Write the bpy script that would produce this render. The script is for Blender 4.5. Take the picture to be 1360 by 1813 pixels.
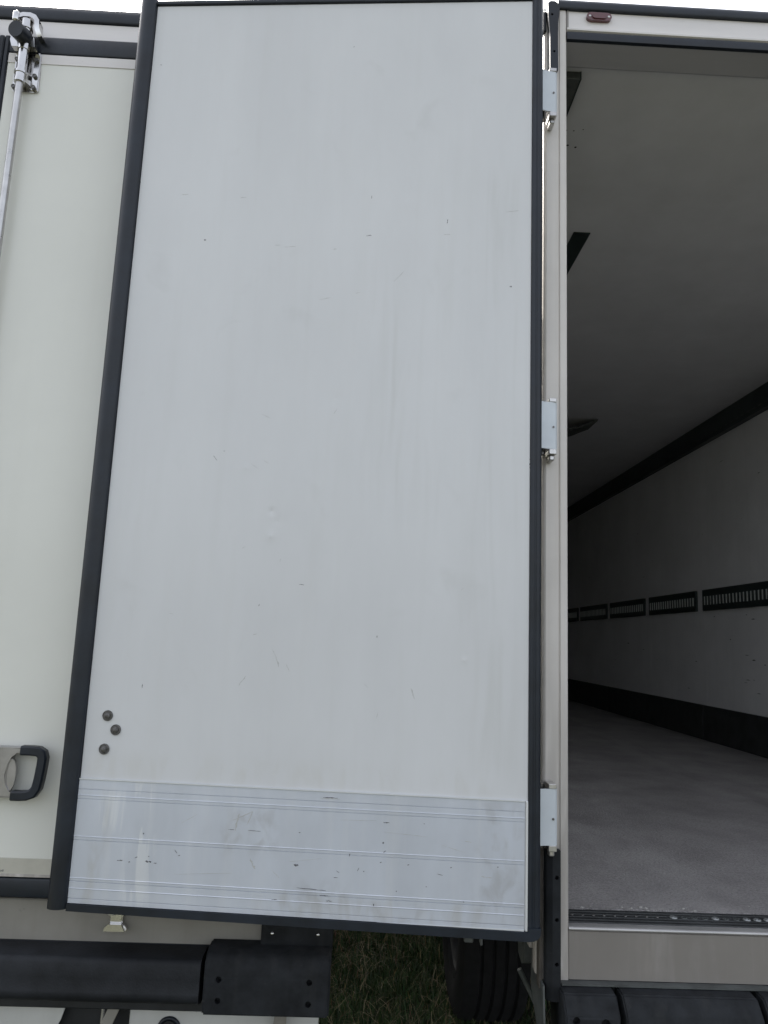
import bpy, bmesh, math, random
import numpy as np
from mathutils import Matrix, Vector
R = math.radians
random.seed(7)
for o in list(bpy.data.objects):
    bpy.data.objects.remove(o)
SC = bpy.context.scene
COL = SC.collection

# ------------------------------------------------------------------ camera
EYE = Vector((0, 0, 1.95))
right = Vector((0.99880, -0.03028, 0.03801))
down = Vector((0.04252, 0.16540, -0.98531))
fwd = Vector((0.02355, 0.98576, 0.16636))
cd = bpy.data.cameras.new('camera')
cam = bpy.data.objects.new('camera', cd)
COL.objects.link(cam)
m = Matrix.Identity(4)
for i in range(3):
    m[i][0] = right[i]; m[i][1] = -down[i]; m[i][2] = -fwd[i]; m[i][3] = EYE[i]
cam.matrix_world = m
cd.sensor_fit = 'VERTICAL'; cd.sensor_height = 36.0
cd.lens = 36.0 * 1335.0 / 1813.0
cd.clip_start = 0.05; cd.clip_end = 3000
SC.camera = cam

# ------------------------------------------------------------------ sky, sun, exposure
SUN_EL = R(48); SUN_AZ = R(-33)            # azimuth from +Y towards +X: ahead and to the left, behind the trailers
w = bpy.data.worlds.new('World'); SC.world = w; w.use_nodes = True
nt = w.node_tree; nt.nodes.clear()
sky = nt.nodes.new('ShaderNodeTexSky'); sky.sky_type = 'NISHITA'; sky.sun_disc = False
sky.sun_elevation = SUN_EL; sky.sun_rotation = SUN_AZ
sky.air_density = 1.0; sky.dust_density = 5.0; sky.ozone_density = 1.0; sky.altitude = 100
bg = nt.nodes.new('ShaderNodeBackground'); bg.inputs['Strength'].default_value = 0.14
out = nt.nodes.new('ShaderNodeOutputWorld')
hs = nt.nodes.new('ShaderNodeHueSaturation'); hs.inputs['Saturation'].default_value = 0.34   # pale hazy sky
nt.links.new(sky.outputs[0], hs.inputs['Color']); nt.links.new(hs.outputs[0], bg.inputs[0]); nt.links.new(bg.outputs[0], out.inputs[0])
sd = bpy.data.lights.new('sun', 'SUN'); sd.energy = 2.6; sd.angle = R(0.6); sd.color = (1.0, 0.95, 0.87)
sun = bpy.data.objects.new('sun', sd); COL.objects.link(sun)
to_sun = Vector((math.sin(SUN_AZ) * math.cos(SUN_EL), math.cos(SUN_AZ) * math.cos(SUN_EL), math.sin(SUN_EL)))
sun.rotation_euler = to_sun.to_track_quat('Z', 'Y').to_euler()
sun.location = (-4, 6, 12)
SC.view_settings.view_transform = 'Standard'; SC.view_settings.look = 'None'
SC.view_settings.gamma = 1; SC.view_settings.use_curve_mapping = False
SC.view_settings.exposure = 1.72

# ------------------------------------------------------------------ materials
def mat(name, base, rough=0.5, metal=0.0, var=0.08, scale=3.0, stretch=(1, 1, 1), tint=None, bump=0.0,
        bscale=60.0, coat=0.0, spots=0.0, spotcol=(0.05, 0.045, 0.04), spotscale=40.0, streak=0.0, streakcol=None,
        spec=0.5, wave=0.0, rvar=0.0, lo=0.66, hi=0.74):
    mt = bpy.data.materials.new(name); mt.use_nodes = True
    n = mt.node_tree.nodes; l = mt.node_tree.links
    b = n['Principled BSDF']
    b.inputs['Metallic'].default_value = metal; b.inputs['Roughness'].default_value = rough
    b.inputs['Coat Weight'].default_value = coat; b.inputs['Coat Roughness'].default_value = 0.12
    b.inputs['Specular IOR Level'].default_value = spec
    tc = n.new('ShaderNodeTexCoord')
    mp = n.new('ShaderNodeMapping'); mp.inputs['Scale'].default_value = stretch
    l.new(tc.outputs['Object'], mp.inputs[0])
    no = n.new('ShaderNodeTexNoise'); no.inputs['Scale'].default_value = scale
    no.inputs['Detail'].default_value = 7; no.inputs['Roughness'].default_value = 0.62
    l.new(mp.outputs[0], no.inputs['Vector'])
    rp = n.new('ShaderNodeValToRGB'); rp.color_ramp.elements[0].position = 0.3; rp.color_ramp.elements[1].position = 0.7
    t = tint or tuple(c * (1 - var * 2) for c in base)
    rp.color_ramp.elements[0].color = (*t, 1); rp.color_ramp.elements[1].color = (*[min(1, c * (1 + var * .6)) for c in base], 1)
    l.new(no.outputs['Fac'], rp.inputs[0])
    col = rp.outputs[0]
    def mix(fac, c):
        nonlocal col
        mx = n.new('ShaderNodeMix'); mx.data_type = 'RGBA'
        l.new(fac, mx.inputs['Factor']); l.new(col, mx.inputs['A']); mx.inputs['B'].default_value = (*c, 1)
        col = mx.outputs['Result']
    def thresh(sock, a, b2, amt):
        mr = n.new('ShaderNodeMapRange'); mr.inputs['From Min'].default_value = a; mr.inputs['From Max'].default_value = b2
        mr.inputs['To Max'].default_value = amt; l.new(sock, mr.inputs['Value']); return mr.outputs[0]
    if streak > 0:
        m2 = n.new('ShaderNodeMapping'); m2.inputs['Scale'].default_value = (22, 22, 1.1); l.new(tc.outputs['Object'], m2.inputs[0])
        n2 = n.new('ShaderNodeTexNoise'); n2.inputs['Scale'].default_value = 1.0; n2.inputs['Detail'].default_value = 5
        l.new(m2.outputs[0], n2.inputs['Vector'])
        mix(thresh(n2.outputs['Fac'], 0.52, 0.78, streak), streakcol or (0.2, 0.18, 0.15))
    if spots > 0:
        n3 = n.new('ShaderNodeTexNoise'); n3.inputs['Scale'].default_value = spotscale; n3.inputs['Detail'].default_value = 4
        n3.inputs['Roughness'].default_value = 0.7
        l.new(tc.outputs['Object'], n3.inputs['Vector'])
        mix(thresh(n3.outputs['Fac'], lo, hi, spots), spotcol)
    l.new(col, b.inputs['Base Color'])
    if rvar > 0:
        mr = n.new('ShaderNodeMapRange'); mr.inputs['To Min'].default_value = max(0.02, rough - rvar)
        mr.inputs['To Max'].default_value = min(1, rough + rvar); l.new(no.outputs['Fac'], mr.inputs['Value'])
        l.new(mr.outputs[0], b.inputs['Roughness'])
    last = None
    if bump > 0:
        nb = n.new('ShaderNodeTexNoise'); nb.inputs['Scale'].default_value = bscale; nb.inputs['Detail'].default_value = 4
        l.new(tc.outputs['Object'], nb.inputs['Vector'])
        bp = n.new('ShaderNodeBump'); bp.inputs['Strength'].default_value = 1.0; bp.inputs['Distance'].default_value = bump
        l.new(nb.outputs['Fac'], bp.inputs['Height']); last = bp
    if wave > 0:
        nb = n.new('ShaderNodeTexNoise'); nb.inputs['Scale'].default_value = 2.2; nb.inputs['Detail'].default_value = 1
        l.new(tc.outputs['Object'], nb.inputs['Vector'])
        bp = n.new('ShaderNodeBump'); bp.inputs['Strength'].default_value = 1.0; bp.inputs['Distance'].default_value = wave
        l.new(nb.outputs['Fac'], bp.inputs['Height'])
        if last: l.new(last.outputs[0], bp.inputs['Normal'])
        last = bp
    if last: l.new(last.outputs[0], b.inputs['Normal'])
    return mt

M = {}
M['door_paint'] = mat('door_paint', (0.618, 0.624, 0.633), 0.42, var=0.04, scale=1.6, stretch=(1.3, 1, 0.5), coat=0.25, streak=0.10, streakcol=(0.47, 0.47, 0.43), wave=0.004, rvar=0.06)
M['cream_paint'] = mat('cream_paint', (0.71, 0.710, 0.660), 0.36, var=0.03, scale=1.5, coat=0.3, streak=0.05, streakcol=(0.5, 0.48, 0.4), wave=0.003)
M['frame_paint'] = mat('frame_paint', (0.68, 0.645, 0.61), 0.42, var=0.06, scale=3, streak=0.35, streakcol=(0.50, 0.45, 0.40), spots=0.12, spotscale=70)
M['sill_paint'] = mat('sill_paint', (0.295, 0.275, 0.255), 0.5, var=0.16, scale=4, streak=0.5, streakcol=(0.22, 0.19, 0.16), spots=0.5, spotcol=(0.13, 0.09, 0.07), spotscale=14)
M['grey_sill'] = mat('grey_sill', (0.27, 0.255, 0.225), 0.5, var=0.1, scale=4, streak=0.35, streakcol=(0.17, 0.155, 0.125), spots=0.3, spotscale=30)
M['header_paint'] = mat('header_paint', (0.74, 0.71, 0.70), 0.4, var=0.05, scale=4, stretch=(.4, 1, 3), spots=0.15, spotscale=50)
M['rubber'] = mat('rubber', (0.011, 0.016, 0.025), 0.42, var=0.3, scale=7, bump=0.0006, bscale=35, spots=0.25, spotcol=(0.04, 0.042, 0.045), spotscale=30, spec=0.42, rvar=0.1)
M['bar_rubber'] = mat('bar_rubber', (0.020, 0.022, 0.026), 0.62, var=0.35, scale=6, bump=0.0008, bscale=160, spots=0.5, spotcol=(0.055, 0.055, 0.055), spotscale=90, spec=0.25)
M['dirt_brown'] = mat('dirt_brown', (0.07, 0.06, 0.05), 0.7, var=0.3, scale=12)
M['rubber_matt'] = mat('rubber_matt', (0.018, 0.020, 0.023), 0.75, var=0.3, scale=14, bump=0.0012, bscale=70, spots=0.6, spotcol=(0.055, 0.056, 0.055), spotscale=22, streak=0.5, streakcol=(0.035, 0.036, 0.036), spec=0.25)
M['aluminium'] = mat('aluminium', (0.57, 0.60, 0.66), 0.46, 0.35, var=0.06, scale=5, stretch=(1, 1, .45), spots=0.12, spotcol=(0.42, 0.42, 0.43), spotscale=18, streak=0.28, streakcol=(0.70, 0.70, 0.70), bump=0.0001, bscale=200, rvar=0.08)
M['bright_edge'] = mat('bright_edge', (0.72, 0.74, 0.76), 0.3, 0.4, var=0.03)
M['galvanised'] = mat('galvanised', (0.55, 0.54, 0.53), 0.3, 0.8, var=0.12, scale=20, rvar=0.12)
M['worn_steel'] = mat('worn_steel', (0.40, 0.39, 0.39), 0.33, 0.75, var=0.15, scale=9, rvar=0.12)
M['chrome'] = mat('chrome', (0.62, 0.61, 0.60), 0.16, 1.0, var=0.08, scale=18, rvar=0.08)
M['dull_steel'] = mat('dull_steel', (0.16, 0.155, 0.15), 0.35, 0.8, var=0.2, scale=40)
M['bolt_steel'] = mat('bolt_steel', (0.15, 0.145, 0.14), 0.5, 0.5, var=0.3, scale=120)
M['hinge_paint'] = mat('hinge_paint', (0.56, 0.60, 0.64), 0.4, 0.1, var=0.04, scale=12)
M['lens_red'] = mat('lens_red', (0.11, 0.035, 0.04), 0.22, var=0.1, scale=40, coat=0.5)
M['dark_void'] = mat('black_paint', (0.012, 0.013, 0.015), 0.6, var=0.3, scale=10)
M['chassis'] = mat('chassis_paint', (0.018, 0.02, 0.024), 0.55, var=0.35, scale=8, spots=0.3, spotcol=(0.05, 0.045, 0.04))
M['liner'] = mat('liner_white', (0.74, 0.73, 0.745), 0.45, var=0.05, scale=2.5, spots=0.25, spotcol=(0.3, 0.3, 0.28), spotscale=35, streak=0.1, streakcol=(0.4, 0.4, 0.38), wave=0.002)
M['ceiling'] = mat('ceiling_white', (0.62, 0.61, 0.64), 0.5, var=0.05, scale=3, spots=0.15, spotcol=(0.42, 0.42, 0.40), spotscale=50, bump=0.0003, bscale=300)
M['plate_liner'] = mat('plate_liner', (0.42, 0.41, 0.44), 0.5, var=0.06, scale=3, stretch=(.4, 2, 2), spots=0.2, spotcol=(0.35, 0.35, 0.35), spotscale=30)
M['rail'] = mat('rail_black', (0.028, 0.040, 0.040), 0.4, 0.2, var=0.2, scale=6)
M['rung'] = mat('rung_metal', (0.62, 0.64, 0.62), 0.35, 0.3, var=0.1, scale=30)
M['kick_black'] = mat('kick_black', (0.034, 0.036, 0.037), 0.55, var=0.3, scale=8, spots=0.3, spotcol=(0.09, 0.09, 0.09), spotscale=60)
M['floor_grit'] = mat('floor_grit', (0.335, 0.315, 0.31), 0.62, var=0.18, scale=3.5, bump=0.006, bscale=150, spots=0.55, spotcol=(0.15, 0.14, 0.142), spotscale=95, lo=.47, hi=.60)
M['dust'] = mat('dust', (0.33, 0.32, 0.30), 0.8, var=0.2, scale=20)
M['mark'] = mat('chip_dark', (0.13, 0.13, 0.14), 0.7, var=0.2, scale=90)
M['scuff'] = mat('scuff_grey', (0.46, 0.462, 0.455), 0.6, var=0.08, scale=90)
M['scuff_light'] = mat('scuff_pale', (0.62, 0.64, 0.66), 0.55, var=0.05, scale=90)
M['plate_grey'] = mat('plate_grey', (0.10, 0.108, 0.105), 0.5, 0.2, var=0.25, scale=14, spots=0.4, spotcol=(0.06, 0.06, 0.055))
M['tyre'] = mat('tyre', (0.009, 0.009, 0.010), 0.9, var=0.3, scale=20, bump=0.001, bscale=80)
M['white_panel'] = mat('white_panel', (0.55, 0.55, 0.53), 0.4, var=0.05, scale=5, streak=0.2, streakcol=(0.35, 0.34, 0.3), spots=0.3)

M['lip_metal'] = mat('lip_metal', (0.50, 0.49, 0.48), 0.38, 0.5, var=0.15, scale=15, stretch=(.3, 1, 1), spots=0.4, spotcol=(0.25, 0.23, 0.2), spotscale=60)
M['rivet_ring'] = mat('rivet_ring', (0.30, 0.31, 0.31), 0.45, 0.4, var=0.3, scale=25)

# wear with a shape of its own, added to the door paint and the kick plate in door coordinates
def add_patch(mt, col, boxes, scale, stretch, lo, hi, amount, distort=0.6):
    """stain or painted darkening inside soft boxes (u0,u1,z0,z1), broken up by stretched noise"""
    n = mt.node_tree.nodes; l = mt.node_tree.links; b = n['Principled BSDF']
    src = b.inputs['Base Color'].links[0].from_socket
    tc = n.new('ShaderNodeTexCoord'); sp = n.new('ShaderNodeSeparateXYZ'); l.new(tc.outputs['Object'], sp.inputs[0])
    def mr(sock, a, c, v0, v1):
        q = n.new('ShaderNodeMapRange'); q.interpolation_type = 'SMOOTHSTEP'
        for k_, v_ in (('From Min', a), ('From Max', c), ('To Min', v0), ('To Max', v1)): q.inputs[k_].default_value = v_
        l.new(sock, q.inputs['Value']); return q.outputs[0]
    def mul(a, c):
        q = n.new('ShaderNodeMath'); q.operation = 'MULTIPLY'; l.new(a, q.inputs[0])
        if isinstance(c, float): q.inputs[1].default_value = c
        else: l.new(c, q.inputs[1])
        return q.outputs[0]
    tot = None
    for (u0, u1, z0, z1, f) in boxes:
        k_ = mul(mul(mr(sp.outputs['X'], u0 - f, u0 + f, 0, 1), mr(sp.outputs['X'], u1 - f, u1 + f, 1, 0)),
                 mul(mr(sp.outputs['Z'], z0 - f, z0 + f, 0, 1), mr(sp.outputs['Z'], z1 - f, z1 + f, 1, 0)))
        if tot is None: tot = k_
        else:
            q = n.new('ShaderNodeMath'); q.operation = 'MAXIMUM'; l.new(tot, q.inputs[0]); l.new(k_, q.inputs[1]); tot = q.outputs[0]
    mp = n.new('ShaderNodeMapping'); mp.inputs['Scale'].default_value = stretch; l.new(tc.outputs['Object'], mp.inputs[0])
    no = n.new('ShaderNodeTexNoise'); no.inputs['Scale'].default_value = scale; no.inputs['Detail'].default_value = 6; no.inputs['Distortion'].default_value = distort
    l.new(mp.outputs[0], no.inputs['Vector'])
    fac = mul(mul(tot, mr(no.outputs['Fac'], lo, hi, 0, 1)), float(amount))
    mx = n.new('ShaderNodeMix'); mx.data_type = 'RGBA'; l.new(fac, mx.inputs['Factor']); l.new(src, mx.inputs['A']); mx.inputs['B'].default_value = (*col, 1)
    l.new(mx.outputs['Result'], b.inputs['Base Color'])
def add_dents(mt, pts):
    n = mt.node_tree.nodes; l = mt.node_tree.links; b = n['Principled BSDF']
    prev = b.inputs['Normal'].links[0].from_socket if b.inputs['Normal'].links else None
    tc = n.new('ShaderNodeTexCoord')
    for (u, z, r, h) in pts:
        mp = n.new('ShaderNodeMapping'); mp.inputs['Location'].default_value = (-u / r, 0, -z / r); mp.inputs['Scale'].default_value = (1 / r, 0, 1 / r)
        l.new(tc.outputs['Object'], mp.inputs[0])
        g = n.new('ShaderNodeTexGradient'); g.gradient_type = 'QUADRATIC_SPHERE'; l.new(mp.outputs[0], g.inputs[0])
        bp = n.new('ShaderNodeBump'); bp.inputs['Distance'].default_value = h; bp.inputs['Strength'].default_value = 1
        l.new(g.outputs['Fac'], bp.inputs['Height'])
        if prev: l.new(prev, bp.inputs['Normal'])
        prev = bp.outputs[0]
    l.new(prev, b.inputs['Normal'])
add_patch(M['door_paint'], (0.47, 0.475, 0.455), [(0.05, 0.18, 1.6, 3.4, .05), (0.3, 0.55, 2.3, 3.1, .12)], 1.0, (20, 1, 1.6), .42, .75, .32)
add_patch(M['door_paint'], (0.50, 0.505, 0.50), [(0.03, 1.25, 1.55, 3.9, .1)], 1.0, (7, 1, 6), .60, .80, .35, .5)
add_patch(M['door_paint'], (0.54, 0.535, 0.51), [(0.03, 1.26, 1.53, 1.60, .03)], 1.0, (20, 1, 6), .42, .7, .4)
add_patch(M['floor_grit'], (0.47, 0.45, 0.44), [(0.25, 0.75, 0, 3, .15), (1.4, 1.9, 0, 3, .15)], 1.0, (8, 1.0, 1), .38, .66, .18)
add_patch(M['floor_grit'], (0.17, 0.16, 0.16), [(0.0, 2.5, 0, 3, .15)], 1.0, (3, 2.0, 1), .52, .72, .25)
add_dents(M['door_paint'], [(0.775, 2.31, .022, -.0016), (0.772, 2.235, .030, .0016), (0.755, 2.28, .04, -.001), (0.20, 1.90, .02, .001), (0.86, 2.44, .025, .0008), (0.60, 2.66, .05, -.0012), (0.40, 3.3, .05, .001)])
add_patch(M['aluminium'], (0.74, 0.75, 0.76), [(1.05, 1.12, 1.21, 1.53, .025), (1.13, 1.20, 1.40, 1.5, .02)], 1.0, (34, 1, 4), .50, .60, .5, .9)
add_patch(M['aluminium'], (0.38, 0.38, 0.39), [(0.03, 0.16, 1.22, 1.52, .04), (0.70, 0.85, 1.36, 1.47, .03), (0.5, 0.7, 1.22, 1.29, .03), (0.3, 0.5, 1.215, 1.25, .02)], 1.0, (22, 1, 14), .42, .70, .55, .4)
add_patch(M['aluminium'], (0.42, 0.415, 0.40), [(0.03, 0.75, 1.20, 1.26, .02), (1.18, 1.27, 1.2, 1.5, .03)], 1.0, (18, 1, 6), .42, .7, .5)

for k_ in ('frame_paint', 'sill_paint'):  # grime streaks plus vignette-like darkening towards the bottom, painted into the colour
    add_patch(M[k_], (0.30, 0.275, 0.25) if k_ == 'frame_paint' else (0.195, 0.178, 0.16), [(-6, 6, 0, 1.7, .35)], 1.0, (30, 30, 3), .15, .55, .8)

# ------------------------------------------------------------------ helpers
def box(bm, x0, x1, y0, y1, z0, z1, bev=0.0, seg=1):
    t = bmesh.new()
    r = bmesh.ops.create_cube(t, size=1.0)
    for v in t.verts:
        v.co = Vector(((x0 + x1) / 2 + v.co.x * (x1 - x0), (y0 + y1) / 2 + v.co.y * (y1 - y0), (z0 + z1) / 2 + v.co.z * (z1 - z0)))
    if bev > 0:
        bmesh.ops.bevel(t, geom=list(t.edges), offset=bev, segments=seg, affect='EDGES', profile=0.5)
    merge(bm, t)
def merge(bm, t):
    me = bpy.data.meshes.new('tmp'); t.to_mesh(me); t.free(); bm.from_mesh(me); bpy.data.meshes.remove(me)
def prism(bm, pts, a, b, axis='Z'):
    """closed outline extruded along an axis. axis Z: pts (x,y); Y: pts (x,z); X: pts (y,z)"""
    def P(p, h):
        return {'Z': (p[0], p[1], h), 'Y': (p[0], h, p[1]), 'X': (h, p[0], p[1])}[axis]
    t = bmesh.new()
    A = [t.verts.new(P(p, a)) for p in pts]; B = [t.verts.new(P(p, b)) for p in pts]
    n = len(pts)
    t.faces.new(A); t.faces.new(B[::-1])
    for i in range(n):
        t.faces.new((A[i], B[i], B[(i + 1) % n], A[(i + 1) % n]))
    bmesh.ops.recalc_face_normals(t, faces=t.faces)
    merge(bm, t)
def cyl(bm, p, q, r, seg=20, r2=None):
    p = Vector(p); q = Vector(q); d = q - p
    t = bmesh.new()
    bmesh.ops.create_cone(t, cap_ends=True, segments=seg, radius1=r, radius2=r if r2 is None else r2, depth=d.length)
    mt = Matrix.Translation((p + q) / 2) @ d.to_track_quat('Z', 'Y').to_matrix().to_4x4()
    bmesh.ops.transform(t, matrix=mt, verts=t.verts)
    merge(bm, t)
def dome(bm, c, axis, r, h, seg=20):
    """low dome standing on c along axis"""
    t = bmesh.new()
    bmesh.ops.create_uvsphere(t, u_segments=seg, v_segments=12, radius=1.0)
    for v in t.verts: v.co = Vector((v.co.x * r, v.co.y * r, max(v.co.z, -0.1) * h))
    mt = Matrix.Translation(Vector(c)) @ Vector(axis).to_track_quat('Z', 'Y').to_matrix().to_4x4()
    bmesh.ops.transform(t, matrix=mt, verts=t.verts)
    merge(bm, t)
def torus(bm, c, axis, r, rr, seg=20, ns=6, sx=1.0):
    t = bmesh.new(); rings = []
    for i in range(seg):
        a = 2 * math.pi * i / seg
        rings.append([t.verts.new(((r + rr * math.cos(2 * math.pi * k / ns)) * math.cos(a) * sx, (r + rr * math.cos(2 * math.pi * k / ns)) * math.sin(a), rr * math.sin(2 * math.pi * k / ns))) for k in range(ns)])
    for i in range(seg):
        for k in range(ns):
            t.faces.new((rings[i][k], rings[(i + 1) % seg][k], rings[(i + 1) % seg][(k + 1) % ns], rings[i][(k + 1) % ns]))
    bmesh.ops.recalc_face_normals(t, faces=t.faces)
    mt = Matrix.Translation(Vector(c)) @ Vector(axis).to_track_quat('Z', 'Y').to_matrix().to_4x4()
    bmesh.ops.transform(t, matrix=mt, verts=t.verts)
    merge(bm, t)
def sweep(bm, path, prof, up=Vector((0, -1, 0)), close=True):
    """profile (a,b) swept along a 3D path; a is sideways, b along 'up'"""
    t = bmesh.new(); rings = []
    P = [Vector(p) for p in path]
    for i, p in enumerate(P):
        d = (P[min(i + 1, len(P) - 1)] - P[max(i - 1, 0)]).normalized()
        s = d.cross(up).normalized()
        k = 1.0
        if 0 < i < len(P) - 1:
            c = (P[i + 1] - P[i]).normalized().dot((P[i] - P[i - 1]).normalized()); k = 1 / max(0.5, math.sqrt((1 + c) / 2))
        rings.append([t.verts.new(p + s * a * k + up * b) for a, b in prof])
    n = len(prof)
    for i in range(len(P) - 1):
        for j in range(n):
            t.faces.new((rings[i][j], rings[i + 1][j], rings[i + 1][(j + 1) % n], rings[i][(j + 1) % n]))
    t.faces.new(rings[0]); t.faces.new(rings[-1][::-1])
    bmesh.ops.recalc_face_normals(t, faces=t.faces)
    merge(bm, t)
def halfround(w2, h, n=8, back=0.01):
    return [(w2 * math.cos(math.pi * i / n), h * math.sin(math.pi * i / n)) for i in range(n + 1)] + [(-w2, -back), (w2, -back)]
def NB(): return bmesh.new()

def obj(name, bm, material, parent=None, off=(0, 0, 0), smooth=None, label=None, loc=None, rotz=0.0):
    """link one mesh object; vertices are given in place and shifted by -off"""
    o_ = Vector(off)
    for v in bm.verts: v.co -= o_
    me = bpy.data.meshes.new(name); bm.to_mesh(me); bm.free()
    me.materials.append(M[material])
    if smooth is not None:
        for p in me.polygons: p.use_smooth = True
        me.set_sharp_from_angle(angle=R(smooth))
    o = bpy.data.objects.new(name, me); COL.objects.link(o)
    if parent: o.parent = parent
    if loc is not None: o.location = loc; o.rotation_euler.z = rotz
    if label: o['label'] = label
    return o
def stuff(o): o['kind'] = 'stuff'; return o
def copy_part(o, parent, loc):
    c = o.copy(); COL.objects.link(c); c.parent = parent; c.location = loc
    for ch in o.children:
        k = ch.copy(); COL.objects.link(k); k.parent = c
    return c
def thing(name, label, cat, loc, group=None):
    o = bpy.data.objects.new(name, None); COL.objects.link(o); o.location = loc
    o['label'] = label; o['category'] = cat
    if group: o['group'] = group
    return o
def cut(o, cyls, depth=0.02):
    """drill real holes: cyls = list of (point, direction, radius)"""
    b = NB()
    for p, d, r in cyls:
        p = Vector(p); d = Vector(d).normalized()
        cyl(b, p - d * 0.02, p + d * depth, r, 14)
    me = bpy.data.meshes.new('cutter'); b.to_mesh(me); b.free()
    c = bpy.data.objects.new('cutter', me); COL.objects.link(c)
    root = o.parent
    while root and root.parent: root = root.parent
    if root: c.location = root.location
    md = o.modifiers.new('b', 'BOOLEAN'); md.object = c; md.operation = 'DIFFERENCE'; md.solver = 'EXACT'
    bpy.context.view_layer.update()
    dg = bpy.context.evaluated_depsgraph_get()
    nm = bpy.data.meshes.new_from_object(o.evaluated_get(dg))
    o.modifiers.clear(); o.data = nm
    bpy.data.objects.remove(c)

# ------------------------------------------------------------------ ground
def ground():
    b = NB()
    xs = [-600, -60, -12, -6, -3, -1, 0, 1, 2, 4, 8, 14, 60, 600]; ys = [-600, -60, -12, -5, -1, 2, 3, 4, 5, 6, 8, 12, 20, 60, 600]
    V = [[b.verts.new((x, y, 0)) for x in xs] for y in ys]
    for j in range(len(ys) - 1):
        for i in range(len(xs) - 1): b.faces.new((V[j][i], V[j][i + 1], V[j + 1][i + 1], V[j + 1][i]))
    g = mat('soil', (0.065, 0.062, 0.047), 0.95, var=0.3, scale=2.0, tint=(0.03, 0.038, 0.018), bump=0.02, bscale=9, spots=0.5, spotcol=(0.11, 0.095, 0.06), spotscale=14)
    M['soil'] = g
    o = obj('ground', b, 'soil'); o['kind'] = 'structure'
ground()

# ================================================================== RIGHT TRAILER
OT = Vector((0.52, 2.22, 0))
RT = thing('semi_trailer', 'refrigerated semi-trailer standing open, white door with riveted aluminium kick plate swung back to the left', 'trailer', OT, 'parked semi-trailers')
def part(name, b, material, parent=None, **k): return obj(name, b, material, parent or RT, off=OT, **k)

TY0, TY1 = 2.22, 15.7           # rear face / front
XI0, XI1 = 0.605, 3.05          # inner faces
FZ, CZ = 1.19, 3.985
# left wall, roof, front
b = NB(); box(b, 0.522, XI0, 2.30, TY1, 1.12, 4.04, 0.004); part('left_wall', b, 'cream_paint')
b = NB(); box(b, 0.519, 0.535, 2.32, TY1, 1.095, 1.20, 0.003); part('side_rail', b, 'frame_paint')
b = NB(); box(b, 0.505, 0.545, 2.30, TY1, 4.035, 4.085, 0.008); part('roof_rail', b, 'rubber')
b = NB(); box(b, 0.53, 3.125, 2.245, TY1, CZ + 0.012, 4.105, 0.005); part('roof', b, 'cream_paint')
b = NB(); box(b, XI0, XI1, 2.3525, TY1 - 0.06, CZ, CZ + 0.012); part('ceiling', b, 'ceiling')
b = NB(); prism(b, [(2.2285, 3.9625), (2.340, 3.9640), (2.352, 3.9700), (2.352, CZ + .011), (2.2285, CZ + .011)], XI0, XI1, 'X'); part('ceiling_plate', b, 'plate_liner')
b = NB(); box(b, XI0, XI1, TY1 - 0.06, TY1, FZ, CZ + 0.1); part('front_wall', b, 'liner')
b = NB(); box(b, 1.0, 2.7, TY1 - 0.45, TY1 - 0.062, 3.3, CZ - 0.01, 0.02); part('cooling_unit', b, 'rail')
b = NB(); box(b, XI1 + 0.012, 3.128, 2.30, TY1, 1.12, 4.04, 0.004); part('right_wall', b, 'cream_paint')
b = NB(); box(b, XI0, XI1 + .01, 2.37, TY1 - 0.06, FZ - 0.03, FZ, 0); fl = part('floor', b, 'floor_grit')
b = NB(); box(b, XI0 - .03, XI1 + .04, 2.26, TY1 - 0.06, 1.06, FZ - 0.032, 0); part('floor_frame', b, 'chassis')
# rear frame post with the rolled outer corner
post = [(0.605, 2.222), (0.605, 2.30), (0.524, 2.30), (0.5215, 2.262), (0.5285, 2.2365), (0.5315, 2.2260), (0.5322, 2.2285), (0.5333, 2.2290), (0.5345, 2.2242), (0.540, 2.2205), (0.577, 2.2205), (0.5785, 2.2235), (0.5815, 2.2235), (0.583, 2.2185), (0.602, 2.2185)]
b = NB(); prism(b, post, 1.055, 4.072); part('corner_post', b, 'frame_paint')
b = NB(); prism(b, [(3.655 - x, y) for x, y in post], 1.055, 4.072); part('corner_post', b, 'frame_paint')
# header with lower lip, seal, gutter
hd = [(2.222, 3.994), (2.215, 3.997), (2.214, 4.004), (2.220, 4.010), (2.221, 4.072), (2.245, 4.072), (2.245, 3.994)]
b = NB(); prism(b, hd, 0.607, 3.048, 'X'); part('header', b, 'header_paint')
sl = [(2.2245, 3.993), (2.216, 3.990), (2.213, 3.975), (2.216, 3.962), (2.2245, 3.960), (2.228, 3.960), (2.228, 3.993)]
b = NB(); prism(b, sl, 0.6065, 3.049, 'X'); part('header_seal', b, 'rubber', smooth=40)
gt = [(2.26, 4.116), (2.222, 4.114), (2.213, 4.108), (2.209, 4.098), (2.207, 4.080), (2.2105, 4.0735), (2.222, 4.0725), (2.26, 4.0725)]
b = NB(); prism(b, gt, 0.575, 3.09, 'X'); part('roof_gutter', b, 'rubber', smooth=40)
b = NB(); box(b, 0.608, 0.612, 2.2175, 2.2195, 3.998, 4.072); part('weld_seam', b, 'sill_paint')
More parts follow.
